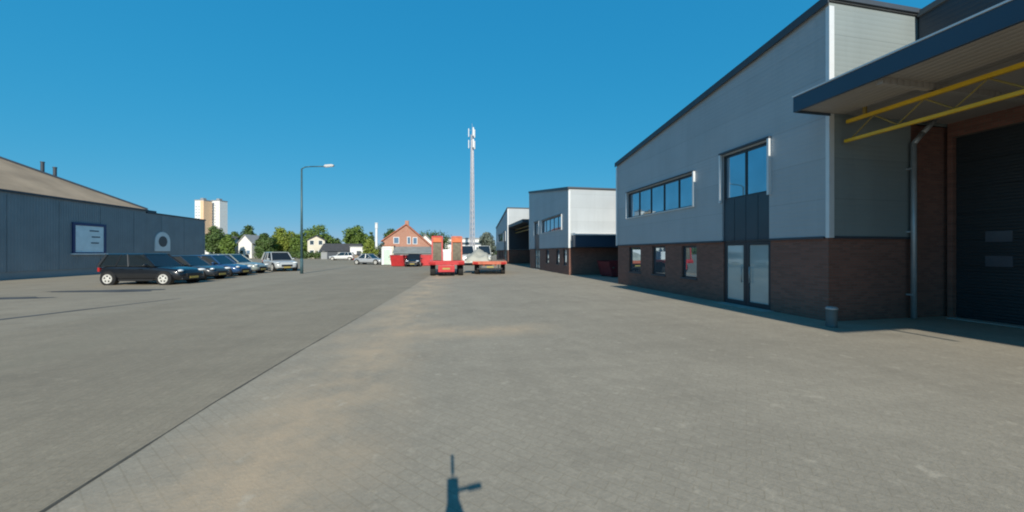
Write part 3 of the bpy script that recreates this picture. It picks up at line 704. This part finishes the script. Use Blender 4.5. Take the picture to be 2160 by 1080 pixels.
for s in (-1, 1):
    r = MB(); y = s*.68
    for e in (-1, 1): r.prism([(-.02, 1.1), (.11, 1.1), (.19, 2.82), (.12, 2.82)], 'y', y+e*.34-.045, y+e*.34+.045)
    r.prism([(.11, 2.74), (.20, 2.74), (.20, 2.84), (.11, 2.84)], 'y', y-.29, y+.29)
    ro = r.build('loading_ramp', M['red'] if s > 0 else M['redworn'], tr, bevel=.01)
    r = MB()
    for k in range(9): r.box(.04+k*.012, y-.295, 1.16+k*.14, .09+k*.012, y+.295, 1.22+k*.14)
    r.build('tread_bar', M['steel'], ro)
    r = MB(); r.prism([(.10, 1.12), (.115, 1.12), (.165, 2.72), (.15, 2.72)], 'y', y-.292, y+.292); r.build('tread_plate', M['steel'], ro)
    r = MB(); r.box(.06, y-.293, 2.40, .10, y+.293, 2.73); r.build('marker_board', M['orange'], ro, bevel=.01)

# flatbed trailer with a covered load
ft = thing('flatbed_trailer', 'faded orange red flatbed trailer carrying a pale sheeted load', 'trailer', (3.25, 25.7, .004), R(82), 'trailers standing on the yard')
b = MB(); b.box(0, -1.28, .78, .12, 1.28, 1.02); b.box(.12, -1.28, .82, 6.2, -1.16, 1.0); b.box(.12, 1.16, .82, 6.2, 1.28, 1.0)
b.box(.12, -.5, .66, 6.2, -.38, .86); b.box(.12, .38, .66, 6.2, .5, .86)
b.build('chassis', M['redworn'], ft, bevel=.012)
b = MB()
for k in range(11): b.box(.13, -1.15+k*.21, .94, 6.15, -.95+k*.21-.01, .985)
b.build('deck', M['timber'], ft)
for a in (-1.22, .86):
    b = MB(); b.box(-.05, a, .80, -.004, a+.36, .96); b.build('light_cluster', M['tail'], ft, bevel=.01)
b = MB(); b.box(-.04, -.95, .40, .04, .95, .52); b.box(.0, -.7, .5, .06, -.62, .79); b.box(.0, .62, .5, .06, .7, .79); b.build('under_run_bar', M['black'], ft, bevel=.01)
b = MB(); b.box(-.06, -.3, .54, -.045, .22, .65); b.build('number_plate', M['plate'], ft)
for x in (1.2, 2.2):
    for s in (-1, 1): wheel_at(ft, x, s*1.02, .40, .32)
b = MB(); b.box(6.2, -.06, .5, 7.9, .06, .64); b.build('drawbar', M['redworn'], ft)
# sheeted load on it: a draped, uneven mound
ld = MB(); nx, ny = 18, 14; gx = []
for i in range(nx+1):
    row = []
    for j in range(ny+1):
        u, v = i/nx*2-1, j/ny*2-1
        e = max(0, 1-abs(u)**4)**.5*max(0, 1-abs(v)**4)**.5
        z = e*(.62+.17*math.sin(3.1*u+1)+.14*math.cos(5.3*v+u*2)-.14*v+.05*math.sin(11*u+7*v)) + random.uniform(-.02, .02)*e
        row.append(ld.bm.verts.new((u*1.35, v*.98, max(0, z))))
    gx.append(row)
for i in range(nx):
    for j in range(ny): ld.bm.faces.new((gx[i][j], gx[i+1][j], gx[i+1][j+1], gx[i][j+1]))
lo = ld.build('sheeted_load', M['tarp'], smooth=True); lo.location = (2.55, 28.2, .992); lo.rotation_euler = (0, 0, R(82))
tag(lo, 'pale grey tarpaulin covering a load on the orange red flatbed', 'load')

# skips
def make_skip(label, loc, rz, L=3.2, W=1.7, H=1.25, m='red'):
    root = thing('skip_container', label, 'skip', loc, rz, 'low red skips on the yard')
    b = MB(); t = .05; h = L/2
    b.prism([(-h*.72, .06), (h*.72, .06), (h, H), (h-.06, H), (h*.70, .11), (-h*.70, .11), (-h+.06, H), (-h, H)], 'y', -W/2+t, W/2-t)
    for s in (-1, 1): b.prism([(-h*.72, .06), (h*.72, .06), (h, H), (-h, H)], 'y', s*W/2-t/2, s*W/2+t/2)
    b.build('skip_body', M[m], root)
    b = MB()
    for s in (-1, 1):
        for x in (-.5, .5):
            b = MB(); b.box(x*L*.45-.05, s*(W/2+.027), .15, x*L*.45+.05, s*(W/2+.09), H-.05); b.build('rib', M[m], root, bevel=.01)
        b = MB(); b.box(-h, s*(W/2-.02), H+.001, h, s*(W/2+.07), H+.07); b.build('rim_rail', M[m], root, bevel=.01)
        for x in (-.35, .35):
            b = MB(); b.tube((x*L, s*(W/2+.05), H*.62), (x*L, s*(W/2+.2), H*.62), .045, n=10); b.build('lifting_lug', M['steel'], root)
        b = MB(); b.box(-h*.7, s*(W/2-.2), 0, h*.7, s*(W/2-.06), .058); b.build('runner', M['black'], root)
    return root
make_skip('red skip standing left of the small black car', (at(846, 44), 44.2, .004), R(78), 3.4, 1.5, 1.3)
make_skip('red skip between the black car and the low loader', (at(897, 45), 45, .004), 0, 2.6, 1.7, 1.3)
make_skip('dark red skip in the shade under the low blue canopy', (11.75, 22.5, .004), R(3), 2.0, 1.6, 1.05, 'darkred')

# white cabin, wheeled bins
cb = thing('site_cabin', 'tall narrow white cabin with a pale green door on the yard edge', 'cabin', (at(816, 47), 47, .004), R(8))
b = MB(); b.box(-.62, -.62, .08, .62, .62, 2.2); b.build('cabin_wall', M['white'], cb, bevel=.03)
b = MB(); b.prism([(-.7, 2.203), (.7, 2.203), (.45, 2.42), (-.45, 2.42)], 'y', -.68, .68); b.build('roof', M['white'], cb)
b = MB(); b.box(-.38, -.66, .14, .38, -.622, 2.05); d = b.build('door', M['lime'], cb, bevel=.01)
b = MB(); b.box(.24, -.70, 1.0, .30, -.662, 1.14); b.build('handle', M['black'], d)
b = MB(); b.box(-.66, -.66, 0, .66, .66, .078); b.build('skid_base', M['black'], cb)
def wheelie(label, loc, m):
    r = thing('wheelie_bin', label, 'bin', loc, R(random.uniform(-8, 8)), 'wheeled bins on the yard edge')
    b = MB(); b.prism([(-.26, .08), (.26, .08), (.33, 1.25), (-.33, 1.25)], 'x', -.29, .29); b.build('bin_body', m, r, bevel=.02)
    b = MB(); b.prism([(-.38, 1.252), (.36, 1.252), (.30, 1.36), (-.30, 1.36)], 'x', -.31, .31); b.build('lid', M['black'], r)
    for a in (-.3, .22):
        b = MB(); b.tube((a, .25, .1), (a+.08, .25, .1), .1, n=14); b.build('wheel', M['rubber'], r)
wheelie('dark wheeled bin just right of the white cabin', (at(832, 48), 48, .004), M['black'])
wheelie('dark brown wheeled bin beside the silver grey saloon', (at(753, 56), 56, .004), M['timber'])

# ------------------------------------------------------------------ street lamp and mast
lx, ly = -11.15, 30.0
sp_ = thing('street_lamp', 'tall teal street lamp with one arm at the end of the car row', 'street lamp', (lx, ly, .004))
b = MB(); b.tube((0, 0, 0), (0, 0, 1.2), .115, .105, 14); b.tube((0, 0, 1.2), (0, 0, 8.3), .095, .06, 12); b.build('pole', M['teal'], sp_, smooth=True)
b = MB(); b.path([(0, 0, 8.28), (.25, 0, 8.44), (.7, 0, 8.5), (1.75, 0, 8.56)], .042, 8); b.build('arm', M['teal'], sp_, smooth=True)
b = MB(); b.prism([(1.6, 8.50), (2.35, 8.60), (2.40, 8.68), (2.2, 8.74), (1.7, 8.68)], 'y', -.13, .13); h_ = b.build('lamp_head', M['lampgrey'], sp_, bevel=.03)
b = MB(); b.prism([(1.75, 8.49), (2.3, 8.57), (2.3, 8.60), (1.75, 8.53)], 'y', -.10, .10); b.build('lens', M['lamp'], h_)
b = MB(); b.box(-.05, -.12, .5, .05, -.108, 1.0); b.build('service_door', M['teal'], sp_)

mx, my = at(996, 100), 100
ms = thing('telecom_mast', 'slender lattice telecom mast with white antenna panels on top', 'mast', (mx, my, 0))
b = MB(); Ht = 35.5
def leg(k, z): 
    r = .82*(1-z/Ht)+.36*(z/Ht); t = 2*math.pi*k/3+.4
    return (r*math.cos(t), r*math.sin(t), z)
nseg = 22
for k in range(3):
    b.tube(leg(k, 0), leg(k, Ht), .17, .11, 6)
    for i in range(nseg):
        za, zb = Ht*i/nseg, Ht*(i+1)/nseg
        b.tube(leg(k, za), leg((k+1) % 3, zb), .055, n=5); b.tube(leg((k+1) % 3, za), leg(k, zb), .055, n=5)
        b.tube(leg(k, zb), leg((k+1) % 3, zb), .035, n=5)
b.build('mast_frame', M['mast'], ms)
b = MB(); b.box(-.24, -.24, .3, .24, .24, 34); b.build('cable_ladder', M['mast'], ms)
for lvl in (31.6, 34.9):
    for k in range(3):
        t = 2*math.pi*k/3 - math.pi/2 + .25; x, y = 1.0*math.cos(t), 1.0*math.sin(t)
        b = MB(); b.box(-.19, -.10, 0, .19, .10, 2.4); a = b.build('antenna_panel', M['white'], ms, bevel=.04); a.location = (x, y, lvl); a.rotation_euler = (0, 0, t+math.pi/2)
        b = MB(); b.tube((x*.3, y*.3, lvl+.6), (x*.93, y*.93, lvl+.6), .04, n=6); b.tube((x*.3, y*.3, lvl+1.9), (x*.93, y*.93, lvl+1.9), .04, n=6); b.build('bracket', M['mast'], ms)
b = MB(); b.tube((0, 0, 34), (0, 0, 38.8), .07, .03, 8); b.build('top_rod', M['mast'], ms)
b = MB(); b.box(-1.5, -2.6, 0, 1.5, -1.2, 2.4); b.build('equipment_cabinet', M['greywall'], ms)

# white flue pole
fl = thing('flue_pole', 'slim white flue pole rising left of the red brick house', 'pole', (at(794, 66), 66, 0))
b = MB(); b.tube((0, 0, 0), (0, 0, 6.0), .26, .2, 12); b.build('shaft', M['white'], fl)
b = MB(); b.tube((0, 0, 6.0), (0, 0, 6.9), .27, .24, 12); b.tube((0, 0, 6.9), (0, 0, 7.0), .32, .3, 12); b.build('cap', M['white'], fl)

# ------------------------------------------------------------------ far buildings
def house(label, px, Y, wd, wall_h, ridge_h, wall, roof, gable_front=True, dep=8, rz=0, chim=False):
    root = thing('house', label, 'house', (at(px, Y), Y, 0), rz, 'houses beyond the yard')
    b = MB()
    h = wd/2
    if gable_front:
        b.prism([(-h, 0), (h, 0), (h, wall_h), (0, ridge_h-.15), (-h, wall_h)], 'y', 0, dep); b.build('wall', M[wall], root)
        b = MB(); o = .35; sl_ = (ridge_h-wall_h)/h
        for s in (-1, 1):
            b.prism([(s*(h+o), wall_h-o*sl_), (s*(h+o), wall_h-o*sl_+.2), (0, ridge_h+.2), (0, ridge_h)], 'y', -.3, dep+.3)
        rf_ = b.build('roof', M[roof], root)
    else:
        b.prism([(0, 0), (dep, 0), (dep, wall_h), (dep/2, ridge_h-.15), (0, wall_h)], 'x', -h, h); b.build('wall', M[wall], root)
        b = MB(); o = .35; sl_ = (ridge_h-wall_h)/(dep/2)
        b.prism([(-o, wall_h-o*sl_), (-o, wall_h-o*sl_+.2), (dep/2, ridge_h+.2), (dep/2, ridge_h)], 'x', -h-.2, h+.2)
        b.prism([(dep+o, wall_h-o*sl_), (dep+o, wall_h-o*sl_+.2), (dep/2, ridge_h+.2), (dep/2, ridge_h)], 'x', -h-.2, h+.2)
        rf_ = b.build('roof', M[roof], root)
    if chim:
        b = MB(); b.box(h*.35, dep*.45, ridge_h-1.2, h*.35+.7, dep*.45+.7, ridge_h+.9); b.build('chimney', M['brick_red'], rf_)
    nwin = max(2, int(wd/2.6))
    for lv in ([1.0, 3.7] if wall_h > 4.4 else [1.0]):
        for k in range(nwin):
            x = -h + wd*(k+.5)/nwin
            b = MB(); b.box(x-.55, -.06, lv, x+.55, -.004, lv+1.3); f = b.build('window', M['white'], root)
            b = MB(); b.box(x-.45, -.075, lv+.1, x+.45, -.062, lv+1.2); b.build('pane', M['glass'], f)
    b = MB(); b.box(h*.1, -.05, .05, h*.1+.95, -.003, 2.1); d = b.build('door', M['edge'], root)
    return root
house('white house half hidden by trees, right next to the left building', 460, 112, 6.5, 4.6, 6.2, 'render', 'slate', False)
house('white gabled house between the two leftmost tree groups', 517, 110, 3.8, 4.4, 6.5, 'render', 'greywall', True, rz=R(-12))
house('beige house behind the light green tree', 606, 116, 4.8, 3.8, 6.4, 'cream', 'slate', True)
house('cream house between the hedge and the broad tree by the street lamp', 667, 104, 4.2, 5.0, 6.2, 'cream', 'slate', True, rz=R(10))
house('small white house with pale roof to the right of the red brick house', 897, 84, 4.4, 3.6, 5.8, 'render', 'greywall', True, chim=False)

# red brick gabled house with white windows and lower grey wing
rh = thing('brick_house', 'orange red brick house with steep gable and grey lower front wing', 'house', (at(857, 72), 72, 0))
b = MB(); b.prism([(-4.4, 0), (4.7, 0), (4.7, 3.0), (0, 7.1), (-4.4, 4.0)], 'y', 0, 9); b.build('wall', M['brick_red'], rh)
b = MB(); b.prism([(-4.8, 3.75), (-4.8, 3.95), (0, 7.45), (0, 7.2)], 'y', -.3, 9.3); b.prism([(5.1, 2.7), (5.1, 2.92), (0, 7.45), (0, 7.2)], 'y', -.3, 9.3); rr = b.build('roof', M['redtile'], rh)
b = MB(); b.box(-.35, 1, 6.8, .35, 1.7, 8.1); b.build('chimney', M['brick_red'], rr)
for x, z, ww, hh in ((-1.9, 3.4, 1.1, 1.3), (.5, 3.3, .7, 1.5), (1.7, 3.3, .9, 1.4)):
    b = MB(); b.box(x-ww/2, -.08, z, x+ww/2, -.004, z+hh); f = b.build('window', M['white'], rh)
    b = MB(); b.box(x-ww/2+.1, -.095, z+.1, x+ww/2-.1, -.082, z+hh-.1); b.build('pane', M['glass'], f)
b = MB(); b.box(-2.0, -3.0, 0, 5.0, -.1, 1.5); wg = b.build('front_wing', M['greywall'], rh)
b = MB(); b.prism([(-3.3, 1.45), (-.1, 2.7), (-.1, 2.82), (-3.3, 1.57)], 'x', -2.2, 5.2); b.build('wing_roof', mat("grey_green_sheet_roof", (.22, .25, .25), .6, .1, .15, 1), wg)
b = MB(); b.box(-4.6, -1.5, 0, -2.2, -.1, 2.9); b.build('side_wing', M['cream'], rh)
b = MB(); b.box(-4.7, -1.6, 2.903, -2.1, -.1, 3.05); b.build('side_wing_roof', M['redtile'], rh)

# dark roofed shed and flat white sheds
sh = thing('open_shed', 'dark roofed shed behind the white car', 'shed', (at(716, 92), 92, 0))
b = MB(); b.box(-4.2, 0, 0, 4.2, 6, 1.9); b.build('wall', M['greywall'], sh)
b = MB(); b.prism([(-.4, 1.95), (6.4, 1.95), (3, 3.9)], 'x', -4.6, 4.6); b.build('roof', M['slate'], sh)
b = MB(); b.box(-2.8, -.05, .02, -.4, -.004, 1.8); b.box(.4, -.05, .02, 2.8, -.004, 1.8); b.build('door', M['edge'], sh)
ws = thing('flat_roofed_shed', 'low white flat roofed shed between dark shed and the green bush', 'shed', (at(757, 86), 86, 0))
b = MB(); b.box(-1.9, 0, 0, 1.9, 4, 2.9); b.build('wall', M['render'], ws)
b = MB(); b.box(-2.0, -.1, 2.903, 2.0, 4.1, 3.1); b.build('roof', M['greywall'], ws)
b = MB(); b.box(-.5, -.04, .02, .5, -.004, 2.0); b.build('door', M['edge'], ws)
wf = thing('far_warehouse', 'long low white warehouse far behind the telecom mast foot', 'building', (at(985, 130), 130, 0))
b = MB(); b.box(-8, 0, 0, 9, 14, 6.6); b.build('wall', M['render'], wf)
b = MB(); b.box(-8.2, -.2, 6.603, 9.2, 14.2, 7.1); b.build('roof', M['greywall'], wf)
for x in (-5.5, -1, 3.5):
    b = MB(); b.box(x, -.06, .02, x+3, -.004, 3.6); b.build('loading_door', M['panel'], wf)
b = MB(); b.box(-7, -.06, 4.5, 8, -.004, 5.4); b.build('window_band', M['glass'], wf)

# two tower blocks
def tower(label, px0, px1, pytop, Y, wall, side):
    x0, x1 = at(px0, Y), at(px1, Y); wd = x1-x0; zt = zat((px0+px1)/2, pytop, Y)
    root = thing('tower_block', label, 'tower block', ((x0+x1)/2, Y, 0), R(-16), 'tower blocks on the horizon')
    h = wd*.44
    b = MB(); b.box(-h, -h*.9, 0, h, h*.9, zt); b.build('wall', M[wall], root)
    b = MB(); b.box(h+.01, -h*.9, .2, h+.4, h*.9, zt-.5); b.box(h*.35, -h*.9-.35, .2, h+.4, -h*.9-.01, zt-.5); b.build('side_wall', M[side], root)
    b = MB(); b.box(-h-.3, -h*.9-.3, zt+.003, h+.6, h*.9+.3, zt+.8); b.box(-h*.4, -h*.3, zt+.8, h*.3, h*.4, zt+3.0); b.build('roof', M['greywall'], root)
    for fl_ in range(int(zt/3.1)-1):
        b = MB()
        for k in range(2):
            x = -h+1.3*h*(k+.5)/2; b.box(x-h*.08, -h*.9-.12, 2+fl_*3.1, x+h*.08, -h*.9-.01, 3.3+fl_*3.1)
        b.build('window_row', M['glass'], root)
    return root
tower('pale tower block with peach side wall, left of the pair', 416, 442, 424, 420, 'render', 'peach')
tower('white tower block, right of the pair', 450, 475, 425, 430, 'render', 'render')

# ------------------------------------------------------------------ trees
def leaf_cloud(name, clumps, n, size, m, parent):
    verts, faces = [], []
    tot = sum(c[3]*c[4]*c[5] for c in clumps)
    for (cx, cy, cz, rx, ry, rz_) in clumps:
        k = max(30, int(n*(rx*ry*rz_)/tot))
        for _ in range(k):
            while True:
                v = Vector((random.gauss(0, 1), random.gauss(0, 1), random.gauss(0, 1)))
                if v.length > .01: break
            v.normalize(); rad = random.random()**.38 * random.uniform(.86, 1.10)
            p = Vector((cx+v.x*rx*rad, cy+v.y*ry*rad, cz+v.z*rz_*rad))
            nrm = (v + Vector((random.uniform(-.8, .8), random.uniform(-.8, .8), random.uniform(-.4, .9)))).normalized()
            t = nrm.orthogonal().normalized(); bt = nrm.cross(t)
            a = random.uniform(0, 6.28); t2 = t*math.cos(a)+bt*math.sin(a); b2 = nrm.cross(t2)
            s = size*random.uniform(.6, 1.25); i = len(verts)
            verts += [p-t2*s, p+b2*s*.55, p+t2*s, p-b2*s*.55]; faces.append((i, i+1, i+2, i+3))
    me = bpy.data.meshes.new(name); me.from_pydata([tuple(v) for v in verts], [], faces); me.materials.append(m)
    o = bpy.data.objects.new(name, me); C.objects.link(o); o.parent = parent
    return o
def tree(label, px0, px1, pytop, Y, m, n=5200, name='tree', size=.33, group='trees beyond the yard', base=.14):
    x0, x1 = at(px0, Y), at(px1, Y); cx = (x0+x1)/2; wd = (x1-x0)*1.16; zt = zat((px0+px1)/2, pytop, Y)+.35
    root = thing(name, label, 'tree' if name != 'bush' else 'bush', (cx, Y, 0), 0, group)
    r = wd/2; zb = zt*base
    cl = [(0, 0, (zt+zb)/2, r*.72, r*.72, (zt-zb)/2*.86)]
    for k in range(9):
        t = random.uniform(0, 6.28); q = random.uniform(.45, .72)*r
        zz = random.uniform(zb+(zt-zb)*.22, zt-(zt-zb)*.28); rr = random.uniform(.34, .50)*r
        cl.append((q*math.cos(t), q*math.sin(t), zz, rr, rr, rr*.85))
    for k in range(4):
        t = 1.57*k+random.uniform(-.4, .4); cl.append((r*.5*math.cos(t), r*.5*math.sin(t), zb+(zt-zb)*random.uniform(.12, .3), r*.45, r*.45, (zt-zb)*.22))
    cl.append((random.uniform(-.2, .2)*r, 0, zt-r*.32, r*.42, r*.42, r*.32))
    leaf_cloud('crown', cl, n, size, m, root)
    b = MB(); b.tube((0, 0, 0), (.05, 0, zb*1.1), .26, .19, 8)
    for k in range(5):
        t = k*1.26+random.uniform(-.3, .3); b.tube((.05, 0, zb*random.uniform(.8, 1.1)), (r*.5*math.cos(t), r*.5*math.sin(t), zb+(zt-zb)*.5), .12, .04, 6)
    b.build('trunk', M['bark'], root)
    return root
tree('dark green tree directly right of the left building, under the tower blocks', 432, 480, 478, 108, M['leaf_c'])
tree('yellow green small tree beside the white house nearest the left building', 468, 496, 496, 104, M['leaf_a'], 2400)
tree('dark round tree above the white gabled house', 503, 543, 477, 118, M['leaf_c'])
tree('low dark olive tree left of the light green one', 540, 578, 494, 106, M['leaf_c'])
tree('light yellow green tree left of the street lamp pole', 569, 613, 480, 112, M['leaf_b'])
tree('mid green tree standing right behind the street lamp pole', 614, 650, 494, 108, M['leaf_a'], 2600)
tree('broad mid green tree right of the street lamp pole', 637, 701, 474, 110, M['leaf_a'], 4600)
tree('tall olive green tree between the light green tree and the street lamp', 590, 632, 489, 126, M['leaf_b'])
tree('dark green tree filling the gap left of the white gabled house', 484, 512, 490, 128, M['leaf_c'])
tree('mid green tree behind the dark roofed shed', 690, 726, 504, 118, M['leaf_c'], 2600)
tree('rounded green tree alone above the flat white shed', 724, 776, 477, 98, M['leaf_a'], 4200)
tree('small dark blue green tree left of the white flue pole', 776, 792, 491, 110, M['leaf_c'], 1600)
tree('dark tree behind the left roof slope of the brick house', 806, 846, 484, 110, M['leaf_c'])
tree('dark tree behind the left ramp of the low loader', 880, 946, 487, 120, M['leaf_c'], 3600)
tree('hazy grey green tree left of the farthest unit', 1010, 1046, 490, 90, M['leaf_d'], 2600, base=.15)
tree('small green bush rising behind the silver grey saloon', 764, 796, 506, 60, M['leaf_b'], 1800, name='bush', size=.2, base=.05)
tree('small grey green bush left of the brick house wing', 795, 815, 515, 62, M['leaf_d'], 1000, name='bush', size=.2, base=.05)

# hedges
def hedge(label, px0, px1, Y, h, m):
    x0, x1 = at(px0, Y), at(px1, Y); root = thing('hedge', label, 'hedge', ((x0+x1)/2, Y, 0), 0, 'hedges at the far end')
    cl = []; x = x0
    while x < x1:
        cl.append((x-(x0+x1)/2, random.uniform(-.3, .3), h*.5, 1.1, .9, h*random.uniform(.48, .62))); x += 1.2
    leaf_cloud('hedge_leaves', cl, int(260*len(cl)), .22, m, root)
    b = MB()
    for k in range(len(cl)): b.tube((cl[k][0], 0, 0), (cl[k][0], 0, h*.5), .05, .03, 5)
    b.build('stem', M['bark'], root)
hedge('dark clipped hedge left of the street lamp foot', 545, 632, 100, 2.2, M['leaf_c'])
hedge('dark clipped hedge right of the street lamp foot', 634, 698, 98, 1.9, M['leaf_c'])
# far-off wood on the horizon reads as one mass
cl = []
for i in range(150):
    Y = random.uniform(230, 300); px = random.uniform(250, 1080)
    cl.append((at(px, Y), Y, random.uniform(2, 3.5), random.uniform(4, 8), 4, random.uniform(2.5, 5)))
fw = leaf_cloud('distant_wood', cl, 14000, 1.1, M['leaf_c'], None); tag(fw, 'low band of distant trees along the horizon', 'woodland', kind='stuff')

# ------------------------------------------------------------------ the camera's own tripod (only its shadow is seen)
tp = thing('camera_tripod', 'tripod with slim camera standing at the viewpoint, seen by its shadow', 'tripod', (.03, -.02, .004), R(2))
b = MB(); b.box(-.0115, -.045, 1.555, .0115, 0.0, 1.685); b.build('camera_body', M['black'], tp, bevel=.004)
b = MB(); b.tube((0, -.02, 1.505), (0, -.02, 1.553), .004, n=10); b.build('mount_screw', M['black'], tp)
b = MB(); b.box(-.04, -.06, 1.36, .04, .02, 1.503); b.tube((0, -.02, 1.1), (0, -.02, 1.36), .042, n=12); b.build('tripod_head', M['black'], tp, bevel=.006)
b = MB(); b.tube((.02, -.02, 1.44), (.19, -.05, 1.465), .012, n=8); b.tube((.11, -.038, 1.453), (.20, -.052, 1.467), .018, n=8); b.build('pan_handle', M['black'], tp)
for k in range(3):
    t = 2*math.pi*k/3+R(8)
    b = MB(); b.tube((.03*math.cos(t), -.02+.03*math.sin(t), 1.36), (.52*math.cos(t), -.02+.52*math.sin(t), 0.0), .020, .013, 8); b.tube((0, -.02, 1.0), (.2*math.cos(t), -.02+.2*math.sin(t), .88), .008, n=6)
    b.build('leg', M['black'], tp)
